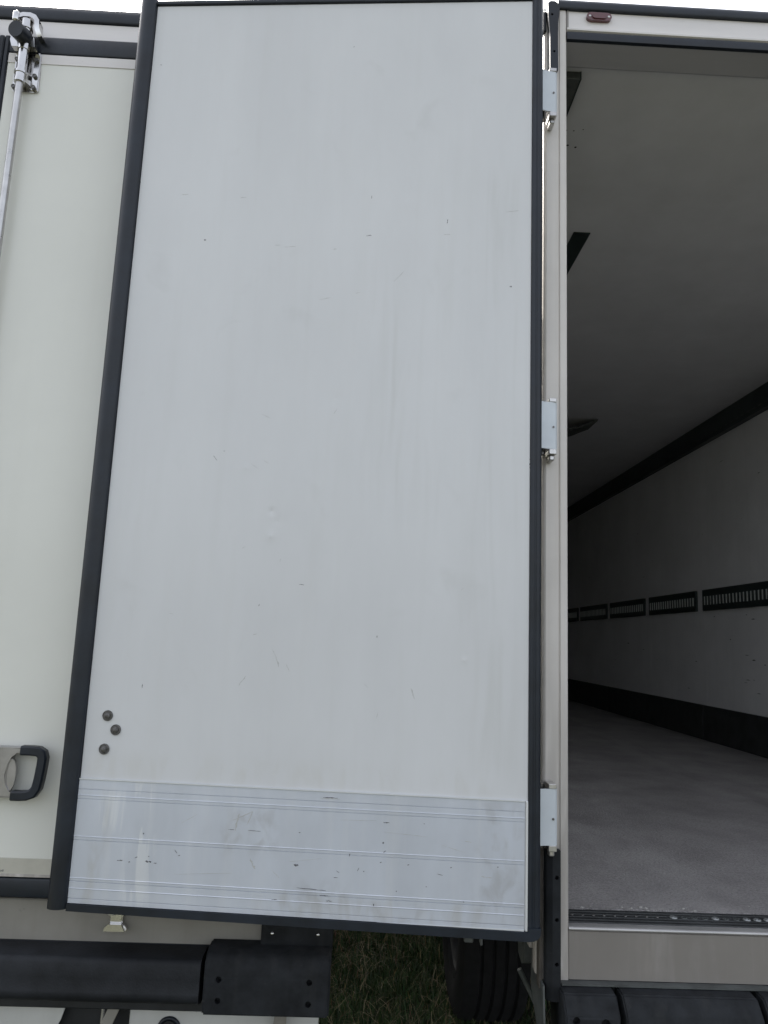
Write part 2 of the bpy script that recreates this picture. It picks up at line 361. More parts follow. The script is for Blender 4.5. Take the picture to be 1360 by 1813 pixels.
# sill with bright rounded lip
sp = [(2.222, 1.056), (2.222, 1.176), (2.225, 1.1785), (2.2502, 1.1785), (2.2502, 1.172), (2.30, 1.172), (2.30, 1.056)]
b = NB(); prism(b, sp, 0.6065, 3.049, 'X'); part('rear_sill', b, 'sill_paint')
lp = [(2.227 + 0.009 * math.cos(R(a)), 1.1845 + 0.0055 * math.sin(R(a))) for a in range(90, 280, 20)] + [(2.25, 1.1795), (2.25, 1.190)]
b = NB(); prism(b, lp, 0.606, 3.0495, 'X'); part('sill_lip', b, 'lip_metal', smooth=50)
# floor edge: dark ribbed threshold with rivets
pr = [(2.2505, 1.16), (2.2505, 1.186)]
for i in range(5):
    y = 2.258 + i * 0.021; pr += [(y, 1.186), (y + 0.002, 1.1905), (y + 0.016, 1.1905), (y + 0.018, 1.186)]
pr += [(2.3695, 1.186), (2.3695, 1.16)]
b = NB(); prism(b, pr, 0.607, 3.048, 'X'); te = part('threshold', b, 'kick_black')
b = NB(); torus(b, (0, 0, 0), (0, 0, 1), 0.0085, 0.0028, 14, 5); dome(b, (0, 0, 0), (0, 0, 1), 0.004, 0.003, 8)
rv = obj('rivet', b, 'rivet_ring', te, loc=Vector((0.935, 2.312, 1.1912)) - OT, smooth=60)
b = NB(); torus(b, (0, 0, 0), (0, 0, 1), 0.008, 0.0015, 14, 5)
rv2 = obj('rivet', b, 'plate_grey', te, loc=Vector((0.935 + .0305 * 3, 2.312, 1.1908)) - OT, smooth=60)
rr = random.Random(4)
for i in range(1, 72):
    x = 0.935 + i * 0.0305
    if i % 14 in (3, 10) or x > 3.0: continue
    c = (rv2 if rr.random() < .35 else rv).copy(); COL.objects.link(c); c.parent = te; c.location = Vector((x, 2.312 + random.uniform(-.001, .001), 1.1912)) - OT
for i in range(9):
    b = NB(); dome(b, (0.64 + i * 0.031, 2.312, 1.1905), (0, 0, 1), 0.0045, 0.003, 8); part('rivet', b, 'dull_steel', te)
b = NB()
for i in range(26):
    x = 0.62 + random.random() ** 1.6 * .5; y = 2.365 + random.random() * .03
    if i > 14: x = random.uniform(.62, 1.5); y = random.uniform(2.38, 3.3)
    s = random.uniform(.002, .0055) * (1.4 if i < 7 else .8)
    dome(b, (x, y, FZ), (0, 0, 1), s, s * .5, 6)
stuff(part('crumbs', b, 'dust'))
# bottom side plate and under-corner details
b = NB(); prism(b, [(2.24, 1.095), (2.33, 1.095), (2.335, 0.995), (2.20, 0.86), (2.17, 0.86), (2.19, 1.05), (2.24, 1.055)], 0.527, 0.532, 'X'); part('side_bracket', b, 'plate_grey')
b = NB(); prism(b, [(2.46, 1.06), (2.50, 1.07), (2.56, 1.05), (2.55, 1.0), (2.50, 0.985), (2.47, 1.0)], 0.535, 0.56, 'X'); part('hose_bracket', b, 'plate_grey')
b = NB(); cyl(b, (0.55, 2.60, 0.93), (0.62, 2.60, 0.80), 0.008); part('strut', b, 'plate_grey')

# buffer strips on the post (black, drilled)
b = NB()
prism(b, [(0.545, 3.825), (0.571, 3.825), (0.5705, 3.93), (0.571, 4.0), (0.576, 4.05), (0.577, 4.072), (0.560, 4.084), (0.546, 4.084), (0.537, 4.076), (0.538, 4.03), (0.544, 3.96)], 2.195, 2.2195, 'Y')
o = part('buffer_strip', b, 'rubber'); cut(o, [((0.031, -0.025, 4.033), (0, 1, 0), 0.0042), ((0.038, -0.025, 3.893), (0, 1, 0), 0.0042)])
b = NB()
prism(b, [(0.535, 2.2195), (0.540, 2.205), (0.555, 2.195), (0.577, 2.195), (0.578, 2.2195), (0.56, 2.2199)], 1.01, 1.392)
o = part('buffer_strip', b, 'rubber_matt'); cut(o, [((0.0465, -0.025, z), (0, 1, 0), 0.0055) for z in (1.322, 1.214, 1.102)])
b = NB(); box(b, 0.5255, 0.537, 2.2145, 2.26, 3.985, 4.062, 0.003); part('gutter_end', b, 'rubber')
b = NB(); box(b, 0.5235, 0.5338, 2.2195, 2.25, 1.03, 1.405, 0.002); part('dirty_corner', b, 'dirt_brown')  # thin cover added to show the post's outer corner dirty, no separate fitting
# hinges: bowed leaf, pin, brackets
def hinge(z0, z1, low):
    leaf = [(0.488, 2.150), (0.505, 2.1585), (0.525, 2.165), (0.545, 2.1675), (0.556, 2.169), (0.561, 2.174), (0.562, 2.219)]
    inner = [(x - (0.003 if i > 4 else 0), y + (0.004 if i < 6 else 0)) for i, (x, y) in enumerate(leaf)]
    b = NB(); prism(b, leaf + inner[::-1], z0, z1)
    h = part('hinge', b, 'hinge_paint', smooth=35)
    b = NB(); cyl(b, (0.549, 2.168, (z0 + z1) / 2 - .005), (0.549, 2.1655, (z0 + z1) / 2 - .005), 0.0032, 10)
    part('screw', b, 'dull_steel', h)
    for s, (a, c) in enumerate(((z1, z1 + 0.013), (z0 - 0.016, z0))):
        b = NB(); box(b, 0.536, 0.559, 2.166, 2.2195, a, c, 0.0015)
        if s == 1: box(b, 0.540, 0.556, 2.180, 2.2198, a - 0.016, a, 0.003)
        part('hinge_bracket', b, 'galvanised', h)
    b = NB(); cyl(b, (0.522, 2.196, z0 - 0.012), (0.522, 2.196, z1 + 0.010), 0.0095, 16)
    part('hinge_pin', b, 'dull_steel', h, smooth=40)
hinge(3.648, 3.794, False); hinge(2.528, 2.673, False); hinge(1.412, 1.560, True)

# marker light on the header
def pill(x0, x1, z0, z1, y0, y1, n=8):
    r = (z1 - z0) / 2; zc = (z0 + z1) / 2; pts = []
    for i in range(n + 1): a = R(-90 + 180 * i / n); pts.append((x1 - r + r * math.cos(a), zc + r * math.sin(a)))
    for i in range(n + 1): a = R(90 + 180 * i / n); pts.append((x0 + r + r * math.cos(a), zc + r * math.sin(a)))
    b = NB(); prism(b, pts, y0, y1, 'Y'); return b
ml = part('marker_light', pill(0.672, 0.757, 4.034, 4.064, 2.209, 2.2205), 'lens_red', smooth=30)
part('lens', pill(0.690, 0.740, 4.039, 4.059, 2.2055, 2.2095), 'lens_red', ml, smooth=30)
for x in (0.683, 0.747):
    b = NB(); dome(b, (x, 2.209, 4.049), (0, -1, 0), 0.0045, 0.002, 10); part('screw', b, 'galvanised', ml, smooth=60)

# --- inside: right wall panels, rails, kick boards
joints = [2.94 + 1.268 * i for i in range(11)]
edges = [2.26] + joints
for i in range(len(joints)):
    y0 = edges[i] + 0.002; y1 = edges[i + 1] - 0.002
    b = NB(); box(b, XI1, XI1 + 0.011, y0, y1, FZ, CZ, 0.001); part('wall_panel', b, 'liner')
    b = NB(); box(b, XI1 - 0.0018, XI1 - 0.0005, joints[i] - 0.058, joints[i] + 0.058, FZ + 0.302, 3.795, 0.0006); part('joint_strip', b, 'liner')
    b = NB(); box(b, XI1 - 0.022, XI1 - 0.0008, edges[i] + 0.066, joints[i] - 0.066, 2.307, 2.493, 0.004); cr = part('cargo_rail', b, 'rail')
    b = NB(); y = edges[i] + 0.11
    while y < joints[i] - 0.09:
        box(b, XI1 - 0.026, XI1 - 0.0225, y, y + 0.013, 2.357, 2.432); y += 0.0575
    stuff(part('rung', b, 'rung', cr))
    b = NB(); box(b, XI1 - 0.02, XI1 - 0.001, y0, y1, FZ + 0.001, 1.488, 0.004); part('kick_board', b, 'kick_black')
b = NB(); box(b, XI1 - 0.06, XI1 - 0.001, 2.3, TY1 - 0.07, 3.80, CZ - 0.001, 0.004); ur = part('upper_rail', b, 'rail')
b = NB(); y = 2.5
while y < 12: box(b, XI1 - 0.0625, XI1 - 0.0605, y, y + 0.045, 3.835, 3.843); y += 0.09
stuff(part('rung', b, 'plate_grey', ur))
# ceiling strips on the left, hanging flap, screw holes
b = NB(); box(b, XI0 + 0.002, 0.702, 2.385, 3.1, CZ - 0.03, CZ - 0.0005, 0.002); part('ceiling_box', b, 'plate_grey')
b = NB(); box(b, 0.700, 0.7045, 2.383, 3.1, CZ - 0.033, CZ - 0.0008, 0.001); part('ceiling_edge', b, 'rail')
b = NB(); box(b, 0.972, 1.056, 3.44, 9.5, CZ - 0.006, CZ - 0.0005, 0.001); part('ceiling_strip', b, 'rail')
b = NB()
pts = []
for i in range(13):
    t = i / 12
    pts.append((1.55 + 0.50 * t, CZ - 0.02 - 0.13 * math.sin(math.pi * min(1, t * 1.0)) * (1 - t * .55)))
pts2 = [(x, z + 0.012) for x, z in pts]
prism(b, pts + pts2[::-1], 6.5, 6.8, 'Y'); part('hanging_flap', b, 'plate_grey', smooth=60)
b = NB()
for (x, y, s) in ((0.735, 2.70, 1), (0.765, 2.70, 1), (0.80, 2.69, .8), (0.73, 2.80, 1.6), (0.765, 2.79, 1.6), (0.80, 2.80, 1.5)):
    dome(b, (x, y, CZ - 0.0003), (0, 0, -1), 0.0035 * s, 0.001, 8)
stuff(part('screw_holes', b, 'dark_void'))

# scuffs on the wall lining and boards
b = NB(); rr = random.Random(8)
for i in range(38):
    y = 5.4 + 5 * rr.random() ** 1.5; z = rr.choice((rr.uniform(1.52, 2.28), rr.uniform(1.52, 2.28), rr.uniform(2.55, 3.7)))
    L = rr.uniform(.01, .09); h = rr.uniform(.0015, .004)
    prism(b, [(y, z), (y + L * .5, z + h + rr.uniform(-.004, .004)), (y + L, z), (y + L * .5, z - h)], XI1 - .0006, XI1 + .0004, 'X')
stuff(part('wall_scuffs', b, 'plate_grey'))
# --- the open leaf. local: +x from the hinge to the free edge, +y out of its inner face, z up
TH = R(175)
DZ0, DZ1 = 1.204, 4.023
def dobj(name, b, material, parent, **k): return obj(name, b, material, parent, **k)
b = NB()
N = 40
box(b, 0.02, 1.272, -0.078, 0.0, DZ0, DZ1, 0.002)
door = obj('rear_door', b, 'door_paint', RT, loc=Vector((0.493, 2.135, 0)) - OT, rotz=TH, label='white door swung open flat to the left, edged in black rubber, inner face showing')
# free-edge seal: fat rubber bead
pf = [(1.2725, -0.078), (1.2725, 0.006), (1.277, 0.013), (1.288, 0.019), (1.300, 0.021), (1.313, 0.019), (1.323, 0.012), (1.328, 0.0), (1.328, -0.07), (1.32, -0.078)]
b = NB(); prism(b, pf, 1.190, 4.046)
dobj('edge_seal', b, 'rubber', door, smooth=35)
# hinge-side seal, two ribs
pf = [(0.0195, -0.076), (0.0195, 0.004), (0.012, 0.0065), (0.006, 0.003), (0.003, 0.003), (0.0, 0.0055), (-0.007, 0.0045), (-0.013, -0.003), (-0.015, -0.03), (-0.012, -0.078)]
b = NB(); prism(b, pf, 1.2145, 4.06)
dobj('edge_seal', b, 'rubber', door, smooth=30)
# top and bottom seals (bottom with the rounded corner at the hinge)
b = NB(); box(b, 0.0200, 1.2720, -0.07, 0.008, DZ1 + .0005, DZ1 + 0.015, 0.004, 2); dobj('edge_seal', b, 'rubber', door, smooth=40)
pts = [(1.272, DZ0 - .0005), (0.0197, DZ0 - .0005)] + [(0.006 - 0.02 * math.sin(R(a)), 1.2038 - 0.02 * (1 - math.cos(R(a)))) for a in (90, 70)][:0]
pts = [(1.272, 1.2035), (0.019, 1.2035), (0.019, 1.214), (-0.0148, 1.214), (-0.0143, 1.203), (-0.0115, 1.194), (-0.0055, 1.1868), (0.0035, 1.1825), (0.014, 1.1805), (0.03, 1.1803), (0.4, 1.181), (0.9, 1.183), (1.272, 1.185)]
b = NB(); prism(b, pts, -0.075, 0.008, 'Y'); dobj('edge_seal', b, 'rubber', door, smooth=30)
# aluminium kick plate with ribs and bright edge strip
z = 1.2165
prof = [(0.0005, 1.2175)]
def rib(zz, h=0.0014, wd=0.0015): return [(0.003, zz - wd), (0.003 + h, zz - wd * .2), (0.003 + h, zz + wd * .2), (0.003, zz + wd)]
def groove(zz, wd=0.0011): return [(0.003, zz - wd), (0.0008, zz - wd * .6), (0.0008, zz + wd * .6), (0.003, zz + wd)]
prof += [(0.003, 1.2185)] + rib(1.243) + groove(1.262) + rib(1.270) + groove(1.3695) + rib(1.3785) + groove(1.4785) + rib(1.4875) + groove(1.5045) + [(0.003, 1.529), (0.004, 1.531), (0.004, 1.5325), (0.0005, 1.5325)]
b = NB(); prism(b, prof, 0.0295, 1.2715, 'X'); kp = dobj('kick_plate', b, 'aluminium', door, label='ribbed aluminium kick plate, scratched and streaked')
b = NB(); box(b, 0.0205, 0.0265, 0.0004, 0.0055, 1.2045, 1.5325, 0.001)
dobj('edge_strip', b, 'bright_edge', door); b = NB(); box(b, 0.0295, 1.2715, 0.0004, 0.0030, 1.2045, 1.2170, 0.0005)
dobj('kick_flange', b, 'aluminium', door)
b = NB(); prism(b, [(0.0295, 1.2042), (0.42, 1.2044), (0.0295, 1.2085)], 0.0031, 0.0042, 'Y'); dobj('edge_strip', b, 'bright_edge', door)
b = NB(); box(b, 0.0295, 1.2715, 0.0042, 0.0052, 1.5302, 1.5330); dobj('edge_strip', b, 'bright_edge', door)
# bolts
for (u, zz, tw) in ((1.209, 1.706, 10), (1.182, 1.668, 35), (1.210, 1.614, 0)):
    b = NB(); cyl(b, (u, 0, zz), (u, 0.0035, zz), 0.0148, 28); torus(b, (u, 0.0035, zz), (0, 1, 0), 0.0132, 0.0012, 28, 6)
    dome(b, (u, 0.003, zz), (0, 1, 0), 0.0098, 0.0085, 20); cyl(b, (u, 0.0035, zz), (u, 0.0085, zz), 0.0085, 8)
    dobj('bolt', b, 'bolt_steel', door, smooth=40)
# chips, scuffs and scratches: u, z, length, width, angle
def marks(lst, name, material, y0=0.0):
    b = NB(); kk = 0.7 if y0 == 0 else 0.8
    for (u, zz, L, W, ang) in lst:
        n = 9; top = []; bot = []
        ca, sa = math.cos(R(ang)), math.sin(R(ang))
        for i in range(n):
            s = -L / 2 + L * i / (n - 1); h = kk * W / 2 * (0.25 + random.random()) * math.sin(math.pi * (0.08 + 0.84 * i / (n - 1))) ** .6
            j = random.uniform(-W, W) * .25
            top.append((s, h + j)); bot.append((s, -h + j))
        pts = [(u - (x * ca - q * sa), zz + x * sa + q * ca) for x, q in top + bot[::-1]]
        prism(b, pts, y0 - 0.0001, y0 + 0.00035, 'Y')
    o = dobj(name, b, material, door); stuff(o); return o
marks(DARK := [
 (0.520, 3.322, .010, .0022, 85), (0.523, 3.191, .016, .0035, 5), (1.043, 3.173, .007, .005, 0), (0.082, 3.025, .007, .006, 0),
 (0.956, 2.467, .018, .0022, -50), (0.930, 2.489, .004, .003, 0), (0.673, 2.097, .014, .0028, -5), (0.794, 2.034, .006, .003, 90), (0.449, 1.957, .007, .003, 90),
 (1.117, 1.792, .012, .003, 88), (0.280, 3.24, .014, .003, 85), (1.24, 3.80, .005, .004, 0), (0.60, 3.86, .005, .003, 70),
 (0.020, 2.478, .020, .008, 85), (0.019, 2.462, .012, .006, 60)], 'paint_chips', 'mark')
marks([(0.77, 3.152, .036, .0022, 3), (0.81, 3.157, .016, .002, 0), (0.628, 3.145, .010, .0035, 0), (0.81, 2.60, .030, .0022, -25), (0.835, 2.445, .028, .002, -35), (0.80, 2.458, .02, .0015, -30),
 (0.425, 3.055, .045, .0018, 48), (0.08, 3.275, .04, .0022, 8), (0.93, 3.32, .018, .002, 3), (0.828, 1.819, .034, .0045, 55 + 180), (0.730, 1.875, .030, .006, -70), (0.70, 1.86, .022, .003, -60),
 (0.742, 1.90, .022, .002, -60), (0.342, 1.803, .030, .0055, -72), (0.80, 1.95, .012, .004, 20), (0.475, 1.82, .016, .0016, -40), (0.44, 1.74, .02, .0018, 75), (0.60, 2.62, .02, .003, 60), (0.55, 3.0, .015, .002, 10),
 (1.12, 3.33, .022, .002, 4), (0.28, 3.196, .02, .002, 0), (0.65, 2.98, .035, .0018, 12), (0.85, 2.2, .014, .002, 30), (0.74, 2.165, .01, .002, 80), (1.05, 2.0, .012, .002, 0), (0.21, 2.1, .01, .002, 40)], 'scuffs', 'scuff')
K = [(0.560, 1.515, .050, .0035, 0), (0.403, 1.458, .020, .0040, 3), (0.405, 1.383, .010, .004, 30), (0.50, 1.370, .003, .012, 0), (0.645, 1.336, .016, .0105, -5), (0.475, 1.334, .012, .004, 55), (0.535, 1.310, .014, .002, 0),
     (1.135, 1.322, .020, .0035, 3), (1.108, 1.319, .006, .004, 0), (1.055, 1.323, .022, .008, 0), (1.035, 1.320, .010, .004, 0), (1.09, 1.332, .010, .003, 30), (0.98, 1.353, .014, .003, -50), (0.97, 1.343, .007, .004, 0),
     (1.055, 1.336, .004, .004, 0), (0.765, 1.418, .045, .0022, 0), (0.83, 1.418, .020, .0022, 0), (0.34, 1.353, .008, .004, 20), (0.415, 1.355, .006, .004, 20), (0.255, 1.333, .020, .0025, -10), (0.225, 1.352, .006, .004, 0),
     (0.60, 1.277, .10, .0030, -2), (0.565, 1.263, .030, .0035, 0), (0.55, 1.250, .022, .003, 0), (0.41, 1.405, .006, .008, 0), (0.64, 1.42, .006, .004, 0), (0.53, 1.325, .012, .002, -30), (0.37, 1.285, .004, .004, 0),
     (0.19, 1.268, .004, .004, 0), (0.29, 1.30, .004, .004, 0), (1.075, 1.395, .004, .006, 0), (0.46, 1.33, .004, .004, 0), (0.3, 1.46, .004, .003, 0), (0.1, 1.36, .004, .005, 0), (0.7, 1.245, .02, .003, 10), (0.43, 1.247, .004, .01, 0)]
marks([(u, z2, L * .8, W * .8, a) for u, z2, L, W, a in K], 'paint_chips', 'mark', 0.0032)
marks([(0.90, 1.30, .16, .0012, 4), (0.35, 1.43, .12, .0012, -3), (0.62, 1.35, .09, .0012, 8), (0.22, 1.40, .07, .0012, -14), (0.48, 1.46, .10, .001, 2), (0.95, 1.44, .05, .0012, 30), (0.560, 1.5125, .055, .0022, 0), (0.80, 1.455, .06, .003, 25), (0.815, 1.438, .045, .006, 80), (0.78, 1.45, .04, .003, 70), (0.765, 1.332, .03, .008, -60), (0.13, 1.333, .03, .003, -5), (0.18, 1.42, .02, .002, -5), (0.70, 1.31, .03, .0015, -40)], 'scuffs', 'scuff', 0.0031)
# small holder hanging under the door
b = NB(); box(b, 0.16, 0.185, -0.06, -0.03, 1.155, 1.183, 0.003); box(b, 0.135, 0.142, -0.06, -0.03, 1.150, 1.183, 0.002); box(b, 0.135, 0.185, -0.06, -0.03, 1.172, 1.182, .002)
dobj('door_holder', b, 'plate_grey', door)
# outer face lock rods (seen only from behind)
for u in (0.62, 1.19):
    b = NB(); cyl(b, (u, -0.098, 1.22), (u, -0.098, 4.0), 0.0135, 14); dobj('lock_rod', b, 'galvanised', door, smooth=40)

# the other leaf, swung open to the right in the same way (outside the picture)
b = NB(); box(b, -1.272, -0.02, -0.078, 0.0, DZ0, DZ1, 0.002)
d2 = obj('rear_door', b, 'door_paint', RT, loc=Vector((3.162, 2.135, 0)) - OT, rotz=R(-175), label='white door swung open to the right')
b = NB(); box(b, -1.2715, -0.0295, 0.0004, 0.003, 1.2175, 1.5325); dobj('kick_plate', b, 'aluminium', d2)
b = NB(); prism(b, [(-x, y) for x, y in pf], 1.20, 4.06); dobj('edge_seal', b, 'rubber', d2, smooth=30)
b = NB(); prism(b, [(-1.2725, -0.078), (-1.2725, 0.006), (-1.30, 0.021), (-1.328, 0.0), (-1.328, -0.078)], 1.19, 4.046); dobj('edge_seal', b, 'rubber', d2)
b = NB(); box(b, -1.272, -0.02, -0.07, 0.008, DZ1 + .0005, DZ1 + 0.015, 0.004); dobj('edge_seal', b, 'rubber', d2)
b = NB(); box(b, -1.272, -0.0, -0.07, 0.008, 1.182, 1.2035, 0.004); dobj('edge_seal', b, 'rubber', d2)

# --- rear bumper blocks
def buffer_profile(yb, yf, zt, zb):
    return [(yb, zt), (yf + 0.035, zt - 0.004), (yf + 0.012, zt - 0.030), (yf, zt - 0.045), (yf, zb + .02), (yf + 0.015, zb), (yb, zb)]
for i, (x0, x1) in enumerate(((0.572, 0.716), (0.731, 1.095), (1.110, 1.474), (1.489, 1.853), (1.868, 2.232), (2.247, 2.611), (2.626, 3.07))):
    t = NB(); prism(t, buffer_profile(2.219, 2.125, 1.050, 0.87), x0, x1, 'X')
    bmesh.ops.bevel(t, geom=list(t.edges), offset=0.004, segments=2, affect='EDGES')
    o = part('rubber_buffer', t, 'rubber_matt', smooth=40)
    if i == 0: cut(o, [((x - .52, 2.125 - 2.22, z), (0, 1, 0), r) for x, z, r in ((0.600, 0.995, .010), (0.676, 0.990, .012))])
b = NB(); box(b, 0.575, 3.08, 2.2225, 2.30, 0.84, 1.052, 0.004); part('bumper_beam', b, 'chassis')
b = NB(); box(b, 0.580, 3.05, 2.195, 2.222, 1.0505, 1.0545); part('drip_strip', b, 'plate_grey')

# --- running gear
def wheel(root, off, x, y, side):
    xo = x; xi = x + 0.36 * side
    prof = [(0.30, 0.02), (0.36, 0.0), (0.44, 0.005), (0.485, 0.02), (0.50, 0.05)]
    for g in range(4): a = 0.09 + g * 0.06; prof += [(0.50, a), (0.485, a + .006), (0.485, a + .014), (0.50, a + .02)]
    prof += [(0.50, 0.31), (0.485, 0.34), (0.44, 0.355), (0.36, 0.36), (0.30, 0.34)]
    def lathe(pr, seg=40):
        t = NB(); rings = []
        for i in range(seg):
            a = 2 * math.pi * i / seg
            rings.append([t.verts.new((xo + side * h, y + r * math.cos(a), 0.5 + r * math.sin(a))) for r, h in pr])
        for i in range(seg):
            for k in range(len(pr) - 1):
                t.faces.new((rings[i][k], rings[(i + 1) % seg][k], rings[(i + 1) % seg][k + 1], rings[i][k + 1]))
        bmesh.ops.recalc_face_normals(t, faces=t.faces); return t
    wl = obj('wheel', lathe([(0.02, .06), (0.10, .06), (0.12, .10), (0.20, .13), (0.25, .10), (0.28, .03), (0.31, .015), (0.305, .05), (0.29, .1), (0.29, .3)]), 'chassis', root, off=off, smooth=40)
    obj('tyre', lathe(prof), 'tyre', wl, off=off, smooth=40)
def gear(root, off, x0, x1, ys, flap=True):
    xc = (x0 + x1) / 2
    for y in ys:
        wheel(root, off, x0, y, 1); wheel(root, off, x1, y, -1)
        b = NB(); cyl(b, (x0 + .3, y, .5), (x1 - .3, y, .5), .065, 14); obj('axle', b, 'chassis', root, off=off, smooth=40)
    for s in (-1, 1):
        b = NB(); box(b, xc + s * .65 - .06, xc + s * .65 + .06, ys[0] - 1.9, 14.5, 0.78, 1.05, .004); obj('chassis_rail', b, 'chassis', root, off=off)
        xm = x0 + .18 if s < 0 else x1 - .18
        for y in ys:
            pts = [(y + .58 * math.cos(R(a)), .5 + .56 * math.sin(R(a))) for a in range(10, 171, 16)]
            pts2 = [(y + .565 * math.cos(R(a)), .5 + .545 * math.sin(R(a))) for a in range(170, 9, -16)]
            b = NB(); prism(b, pts + pts2, xm - .19, xm + .19, 'X'); obj('mudguard', b, 'rubber_matt', root, off=off, smooth=40)
        if not flap: continue
        b = NB(); box(b, xm - .2, xm + .2, ys[0] - .66, ys[0] - .645, 0.04, 0.98, .002); obj('mud_flap', b, 'rubber_matt', root, off=off)
gear(RT, OT, 0.55, 3.10, (4.42, 5.73, 7.04), False)

# ================================================================== LEFT TRAILER
LX0, LX1, LY = -2.645, -0.047, 2.42
OL = Vector((LX0, LY, 0))
LT = thing('semi_trailer', 'cream refrigerated semi-trailer on the left with its rear doors shut and chrome locking bar', 'trailer', OL, 'parked semi-trailers')
def lp_(name, b, material, parent=None, **k): return obj(name, b, material, parent or LT, off=OL, **k)
b = NB(); box(b, LX0, LX1, LY + 0.06, 15.9, 1.10, 4.10, 0.006); lp_('body', b, 'cream_paint')
b = NB(); box(b, LX0 - .01, LX1 + .008, LY + 0.05, 15.9, 4.07, 4.14, 0.008); lp_('roof_rail', b, 'rubber')
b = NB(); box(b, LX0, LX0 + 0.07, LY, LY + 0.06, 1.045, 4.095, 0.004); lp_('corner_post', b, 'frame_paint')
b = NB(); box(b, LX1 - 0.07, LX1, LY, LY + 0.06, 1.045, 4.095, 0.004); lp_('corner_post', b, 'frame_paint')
b = NB(); box(b, LX0 + .071, LX1 - .071, LY, LY + 0.055, 3.96, 4.0955, 0.003); lp_('header', b, 'header_paint')
g = [(LY + .05, 4.159), (LY + .004, 4.157), (LY - .006, 4.148), (LY - .010, 4.130), (LY - .011, 4.106), (LY - .008, 4.098), (LY + .004, 4.096), (LY + .05, 4.096)]
b = NB(); prism(b, g, LX0 - .01, LX1 + .008, 'X'); lp_('roof_gutter', b, 'rubber', smooth=40)
sill = [(LY, 1.043), (LY, 1.150), (LY + .003, 1.154), (LY + .055, 1.154), (LY + .055, 1.043)]
b = NB(); prism(b, sill, LX0 + .071, LX1 - .071, 'X'); lp_('rear_sill', b, 'grey_sill')
LDY = LY - 0.03       # door face
xm = (LX0 + LX1) / 2
def ldoor(x0, x1, rods, ln):
    b = NB(); box(b, x0, x1, LDY, LY + 0.05, 1.2225, 3.9345, 0.003); d = lp_('rear_door', b, 'cream_paint')
    b = NB(); box(b, x0, x1, LDY - .006, LY - .002, 3.9355, 4.004, 0.008, 2); lp_('door_seal', b, 'rubber', d, smooth=40)
    b = NB(); box(b, x0, x1, LDY - .006, LY - .002, 1.1665, 1.2215, 0.008, 2); lp_('door_seal', b, 'rubber', d, smooth=40)
    for a, c in ((x0 - .018, x0 - .001), (x1 + .001, x1 + .02)):
        b = NB(); box(b, a, c, LDY - .004, LY + .04, 1.1665, 4.004, 0.004); lp_('door_seal', b, 'rubber', d)
    b = NB(); box(b, x0 + .002, x1 - .002, LDY - .0025, LDY - .0003, 3.896, 3.934, 0.0008); lp_('top_strip', b, 'header_paint', d)
    b = NB(); box(b, x0 + .002, x1 - .002, LDY - .0022, LDY - .0003, 1.2235, 1.275, 0.0008); lp_('bottom_strip', b, 'dirty_cream', d)
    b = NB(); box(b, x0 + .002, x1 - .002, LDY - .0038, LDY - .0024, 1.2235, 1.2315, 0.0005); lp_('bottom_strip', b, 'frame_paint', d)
    return d
M['dirty_cream'] = mat('dirty_cream', (0.52, 0.50, 0.43), 0.5, var=0.08, scale=8, spots=0.4, spotcol=(0.65, 0.63, 0.58), spotscale=30)
dr = ldoor(xm + .02, LX1 - .075, None, 0); dl = ldoor(LX0 + .075, xm - .02, None, 0)
